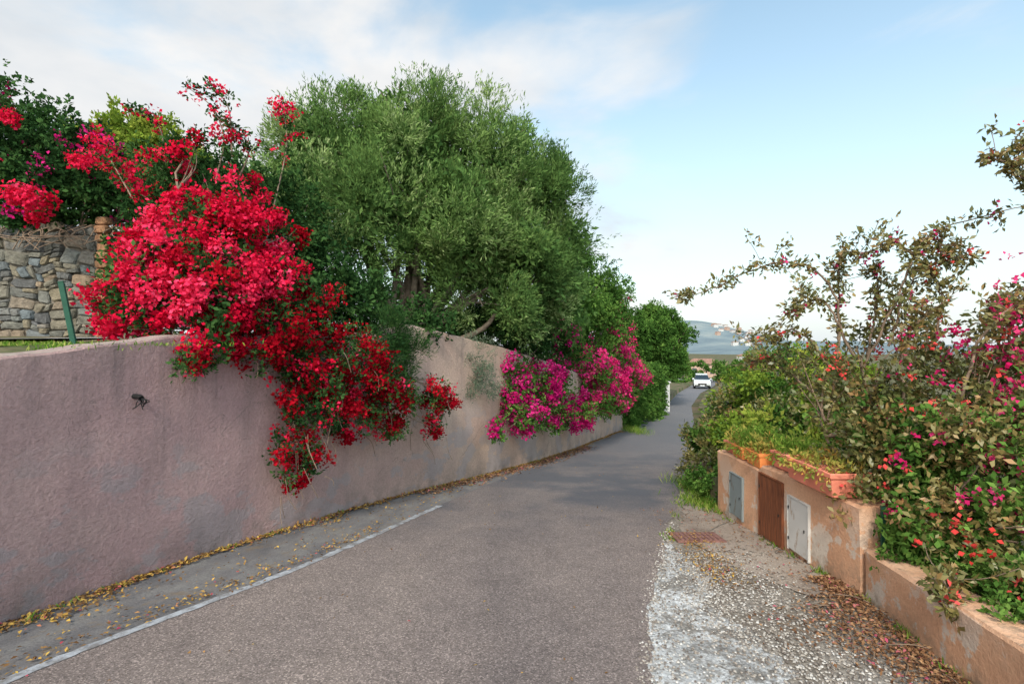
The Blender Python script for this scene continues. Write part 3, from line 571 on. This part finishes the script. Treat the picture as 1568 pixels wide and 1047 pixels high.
for _ in range(26):
    y=rng.uniform(1.6,4.2); x=float(wr(y))-rng.uniform(.05,.7); a=rng.uniform(0,6.28); l=rng.uniform(.08,.3); z=float(g(y))+.03
    q.tube(catmull([(x,y,z),(x+math.cos(a)*l*.5+.02,y+math.sin(a)*l*.5,z+.015-.045*math.sin(a)*l),(x+math.cos(a)*l,y+math.sin(a)*l,z-.09*math.sin(a)*l+.005)],6),rng.uniform(.002,.005),0,4)
q.build('dead_twigs',[TWIG])
def stones(name,x,y,r,mats,dz=.012):
    n=len(x); base=np.array([(1,0,0),(0,1,0),(-1,0,0),(0,-1,0),(.6,.1,.75),(-.1,.6,.8),(-.6,-.1,.7),(.1,-.6,.8)],float)
    R=r*rng.uniform(.5,1.3,(n,1,1)); B=base[None]*(1+rng.normal(size=(n,8,3))*.18)*R; B[:,:,2]*=.75
    th=rng.random(n)*6.28; c,s=np.cos(th)[:,None],np.sin(th)[:,None]; X=B[:,:,0]*c-B[:,:,1]*s; Yv=B[:,:,0]*s+B[:,:,1]*c
    V=np.stack([X+x[:,None],Yv+y[:,None],B[:,:,2]+(g(y)+dz)[:,None]],2).reshape(-1,3)
    f=np.array([(0,1,5,4),(1,2,6,5),(2,3,7,6),(3,0,4,7),(4,5,6,7)]); F=(f[None]+np.arange(n)[:,None,None]*8).reshape(-1,4)
    q=Plant(); q.add(V,F,0,np.repeat(rng.random(n),5)); q.build(name,mats)
GRV=leafmat('gravel_stone',[(0,(.12,.10,.09)),(.4,(.26,.225,.195)),(.8,(.40,.37,.34)),(1,(.56,.54,.52))],.0)
n=6500; y=1.5+rng.random(n)*3.6; a=np.interp(y,[1.5,2.6,3.1,3.6,4.4,5.2],[1.3,1.6,1.52,1.42,1.58,1.65]); x=a+rng.normal(size=n)*.13+rng.random(n)**1.3*(wr(y)-a)*.6
n2=1500; y2=1.8+rng.random(n2)*3.4; x2=re_(y2)+rng.random(n2)*.6
n3=700; y3=1.8+rng.random(n3)*4.5; x3=re_(y3)+rng.normal(size=n3)*.04
stones('gravel',np.r_[x,x2,x3],np.r_[y,y2,y3],.009,[GRV])
GRS=leafmat('grass_blade',[(0,(.06,.14,.015)),(.6,(.16,.28,.04)),(1,(.40,.40,.12))],.3)
q=Plant()
def grass(cx,cy,sx_,sy_,n,h,zf=None):
    x=cx+rng.normal(size=n)*sx_; y=cy+rng.normal(size=n)*sy_; z=g(y) if zf is None else np.full(n,zf)
    ax=unit(n)*.8; ax[:,2]=1; q.leaves(np.stack([x,y,z],1),ax,unit(n),h*rng.uniform(.3,1.2,n),.011,0,rng.random(n),.1)
grass(2.78,7.35,.15,.3,1500,.12); grass(3.05,8.3,.15,.5,1200,.16); grass(-3.95,4.6,.5,.2,1200,.05,1.6); grass(-3.6,4.2,.15,.1,200,.08,1.56)
grass(-5.2,4.6,.8,.12,600,.04,1.62); grass(4.9,20.5,.2,.8,700,.3)
for k in range(25):
    yy=rng.uniform(3,12); grass(float(wl(yy))+.06,yy,.03,.05,12,.07)
for k in range(14):
    yy=rng.uniform(2,6.8); grass(float(wr(yy))-.04,yy,.03,.05,22,.07)
for k in range(8):
    yy=rng.uniform(5.4,8); grass(float(re_(yy))+.02,yy,.03,.08,25,.05)
q.build('grass',[GRS])
q=Plant(); wd=[(2.85,7.3,-.5,.15),(3.0,7.6,-.4,.2),(2.95,8.1,-.55,.18)]
P,O,K=tufts(wd,300,14,.5); sprigs(q,P,O,K,6,.1,.05,.03,.3,.6,0); q.build('roadside_weeds',[GREEN])
q=Plant(); wd=[(3.02,y,.08,.12) for y in np.arange(2.6,4.0,.16)]+[(2.86,3.3,.06,.08),(2.78,2.9,.1,.07),(2.82,3.7,.02,.09),(2.72,2.75,.08,.07)]
P,O,K=tufts(wd,700,14,.5); sprigs(q,P,O,K,6,.08,.035,.02,.3,.6,0); q.build('ground_cover_plant',[GREEN])

# ------------------------------------------------ car
PAINTW=simple('car_paint',(.62,.65,.67),.25,.05,3,0,.6); GLASS=simple('car_glass',(.02,.03,.04),.08,.1,3,0,.8); RUB=simple('tyre_rubber',(.02,.02,.02),.8); LAMP=simple('headlamp_glass',(.7,.72,.75),.15,.05,5,0,.8)
car=empty('parked_car',(22.2,60,float(g(60))+.01),math.radians(-18))
def prism(name,prof,w0,w1,mat,zc):
    V=[];n=len(prof)
    zs=[p_[1] for p_ in prof];zmin,zmax=min(zs),max(zs)
    for s in (-1,1):
        for (yy,zz) in prof:
            w=w0+(w1-w0)*(zz-zmin)/(zmax-zmin); V.append((s*w/2,yy,zz))
    F=[tuple(range(n-1,-1,-1)),tuple(range(n,2*n))]+[(i,(i+1)%n,n+(i+1)%n,n+i) for i in range(n)]
    o=add_mesh(name,V,F,mat,False,car); b=o.modifiers.new('b','BEVEL'); b.width=.06; b.segments=3; return o
prism('body',[(-2.1,.35),(-2.15,.7),(-2.0,.92),(-1.0,1.05),(2.0,1.08),(2.1,.9),(2.1,.35)],1.8,1.74,PAINTW,0)
prism('glasshouse',[(-1.0,1.05),(-.3,1.55),(1.6,1.57),(2.0,1.06)],1.66,1.3,GLASS,0)
prism('roof',[(-.32,1.56),(-.2,1.62),(1.5,1.63),(1.62,1.57)],1.3,1.24,PAINTW,0)
box('grille',(0,-2.15,.62),(.9,.04,.2),METAL,.01,car); box('bumper',(0,-2.16,.42),(1.6,.08,.16),METAL,.02,car); box('number_plate',(0,-2.21,.45),(.5,.01,.11),LAMP,0,car)
for s in (-1,1): box('headlamp',(s*.66,-2.13,.72),(.32,.06,.18),LAMP,.02,car); box('mirror',(s*.97,-.8,1.12),(.16,.1,.13),PAINTW,.02,car)
for sx_ in (-1,1):
    for yy in (-1.35,1.35):
        q=Plant(); q.tube([(sx_*.70,yy,.34),(sx_*.72,yy,.34),(sx_*.9,yy,.34),(sx_*.92,yy,.34),(sx_*.92,yy,.34001)],[.3,.34,.34,.3,.05],0,18); o=q.build('wheel',[RUB]); o.parent=car

# ------------------------------------------------ houses, hill
ROOF=simple('roof_tile',(.27,.15,.11),.85,.3,2); WALLW=simple('white_render',(.50,.49,.48),.85,.08,.5); WALLP=simple('peach_render',(.42,.29,.23),.85,.1,.5); WIN=simple('window_glass',(.07,.08,.09),.2,.1)
def house(name,x,y,z,w,d,h,wallm,rot=0,rh=1.6):
    e=empty(name,(x,y,z),rot); box('walls',(0,0,h/2-1),(w,d,h+2),wallm,.02,e)
    o=.5; V=[(-w/2-o,-d/2-o,h),(w/2+o,-d/2-o,h),(w/2+o,d/2+o,h),(-w/2-o,d/2+o,h),(-w/4,0,h+rh),(w/4,0,h+rh)]
    add_mesh('roof',V,[(0,1,5,4),(1,2,5),(2,3,4,5),(3,0,4),(3,2,1,0)],ROOF,False,e)
    nf=max(1,int(h/2.8))
    for f_ in range(nf):
        for k in range(max(2,int(w/3))):
            nx=max(2,int(w/3)); box('window',(-w/2+w*(k+.5)/nx,-d/2-.01,1.5+f_*2.8),(1.0,.06,1.3),WIN,.01,e)
house('peach_house',46.5,125,-5.8,8,7,3.2,WALLP,-.3,1.2)
def hillz(x,y):
    return 90*np.exp(-.5*((x-480)/165)**2)*np.exp(-.5*((y-1500)/260)**2)-14+34*np.exp(-.5*((x-1150)/420)**2)*np.exp(-.5*((y-1900)/250)**2)+3*np.sin(x*.03)*np.sin(y*.02)
X=np.linspace(-600,2600,130);Yh=np.linspace(800,2300,60);V=[(x,y,float(hillz(x,y))) for y in Yh for x in X]
m=M('haze_tinted_hillside'); n=m.noise(.012,8,.65); HILL=m.fin(m.ramp(n,[(.35,(.13,.17,.20)),(.55,(.18,.225,.245)),(.7,(.25,.28,.28))]),1,.0)  # atmospheric haze is painted into the blue-grey base colour
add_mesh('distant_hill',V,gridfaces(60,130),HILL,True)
for k in range(34):
    nr=k<14
    d=rng.uniform(300,430) if nr else rng.uniform(1000,1350); s=rng.uniform(.45,.57) if nr else rng.uniform(.385,.48)
    x=s*d; zz=float(g(d)) if nr else float(hillz(x,d)); sc=.75 if nr else 1.0
    house('village_house',x,d,zz+(2 if nr else 0),rng.uniform(8,13)*sc,9*sc,rng.choice([4.,6.5])*sc,WALLW if rng.random()<.7 else WALLP,rng.uniform(-.6,.6))
e=empty('white_gate_pillar',(9.6,32.0,float(g(32)))); box('pier',(0,0,.9),(.4,.4,1.8),WALLW,.02,e); box('cap',(0,0,1.84),(.52,.52,.09),WALLW,.02,e)

# ------------------------------------------------ sky + sun
sd=Vector((-.25,-.97,0)).normalized(); el=math.radians(42)
W=bpy.data.worlds.new('World'); S.world=W; W.use_nodes=True; t=W.node_tree; N=t.nodes; L=t.links; bg=N['Background']
sky=N.new('ShaderNodeTexSky'); sky.sky_type='NISHITA'; sky.sun_disc=False; sky.sun_elevation=el; sky.sun_rotation=math.atan2(sd.x,sd.y); sky.air_density=1.0; sky.dust_density=1.5; sky.ozone_density=1.5
tc=N.new('ShaderNodeTexCoord'); sp=N.new('ShaderNodeSeparateXYZ'); L.new(tc.outputs['Generated'],sp.inputs[0])
def mth(op,a,b=0,c=None,clamp=False):
    x=N.new('ShaderNodeMath'); x.operation=op; x.use_clamp=clamp
    for i,v in enumerate((a,b,c)):
        if v is None: continue
        if isinstance(v,bpy.types.NodeSocket): L.new(v,x.inputs[i])
        else: x.inputs[i].default_value=v
    return x.outputs[0]
mp=N.new('ShaderNodeMapping'); L.new(tc.outputs['Generated'],mp.inputs[0]); mp.inputs['Scale'].default_value=(1,1,2.4); mp.inputs['Location'].default_value=(.75,.1,.35)
nz=N.new('ShaderNodeTexNoise'); L.new(mp.outputs[0],nz.inputs['Vector']); nz.inputs['Scale'].default_value=2.3; nz.inputs['Detail'].default_value=7; nz.inputs['Roughness'].default_value=.54; nz.inputs['Distortion'].default_value=.3
cl=mth('ADD',nz.outputs[0],mth('MULTIPLY',sp.outputs[0],-.26)); cl=mth('ADD',cl,mth('MULTIPLY',sp.outputs[2],-.06))
mr=N.new('ShaderNodeMapRange'); mr.interpolation_type='SMOOTHSTEP'; L.new(cl,mr.inputs[0]); mr.inputs[1].default_value=.40; mr.inputs[2].default_value=.66
hz=mth('POWER',mth('SUBTRACT',1,mth('ABSOLUTE',sp.outputs[2]),None,True),2.7); hz=mth('MULTIPLY',hz,.95)
mx=N.new('ShaderNodeMix'); mx.data_type='RGBA'; mx.blend_type='MULTIPLY'; mx.inputs[0].default_value=1; L.new(sky.outputs[0],mx.inputs[6]); mx.inputs[7].default_value=(2.3,2.4,1.95,1)
m2=N.new('ShaderNodeMix'); m2.data_type='RGBA'; L.new(hz,m2.inputs[0]); L.new(mx.outputs[2],m2.inputs[6]); m2.inputs[7].default_value=(5.6,5.95,6.2,1)
nz2=N.new('ShaderNodeTexNoise'); L.new(mp.outputs[0],nz2.inputs['Vector']); nz2.inputs['Scale'].default_value=3.2; nz2.inputs['Detail'].default_value=6
cr=N.new('ShaderNodeValToRGB'); L.new(nz2.outputs[0],cr.inputs[0]); cr.color_ramp.elements[0].position=.35; cr.color_ramp.elements[0].color=(.76,.81,.86,1); cr.color_ramp.elements[1].position=.58; cr.color_ramp.elements[1].color=(1,.99,.98,1)
m4=N.new('ShaderNodeMix'); m4.data_type='RGBA'; m4.blend_type='MULTIPLY'; m4.inputs[0].default_value=1; L.new(cr.outputs[0],m4.inputs[6]); m4.inputs[7].default_value=(6.4,6.4,6.4,1)
m3=N.new('ShaderNodeMix'); m3.data_type='RGBA'; L.new(mr.outputs[0],m3.inputs[0]); L.new(m2.outputs[2],m3.inputs[6]); L.new(m4.outputs[2],m3.inputs[7])
# added fill light: sky on the sun side, behind the camera, is boosted
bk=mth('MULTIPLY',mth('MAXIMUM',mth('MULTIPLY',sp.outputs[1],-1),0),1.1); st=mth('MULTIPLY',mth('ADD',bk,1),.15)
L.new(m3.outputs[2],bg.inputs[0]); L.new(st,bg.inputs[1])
sl=bpy.data.lights.new('sun','SUN'); sl.energy=2.6; sl.angle=math.radians(7); sl.color=(1,.92,.82); so=bpy.data.objects.new('sun',sl); C.objects.link(so)
v=Vector((sd.x*math.cos(el),sd.y*math.cos(el),math.sin(el))); so.rotation_euler=v.to_track_quat('Z','Y').to_euler()
cam=bpy.data.cameras.new('camera'); cam.lens=18; cam.sensor_width=36; cam.clip_end=20000; cam.clip_start=.05
co=bpy.data.objects.new('camera',cam); co.location=(0,0,1.6); co.rotation_euler=(math.radians(90.47),0,0); C.objects.link(co); S.camera=co
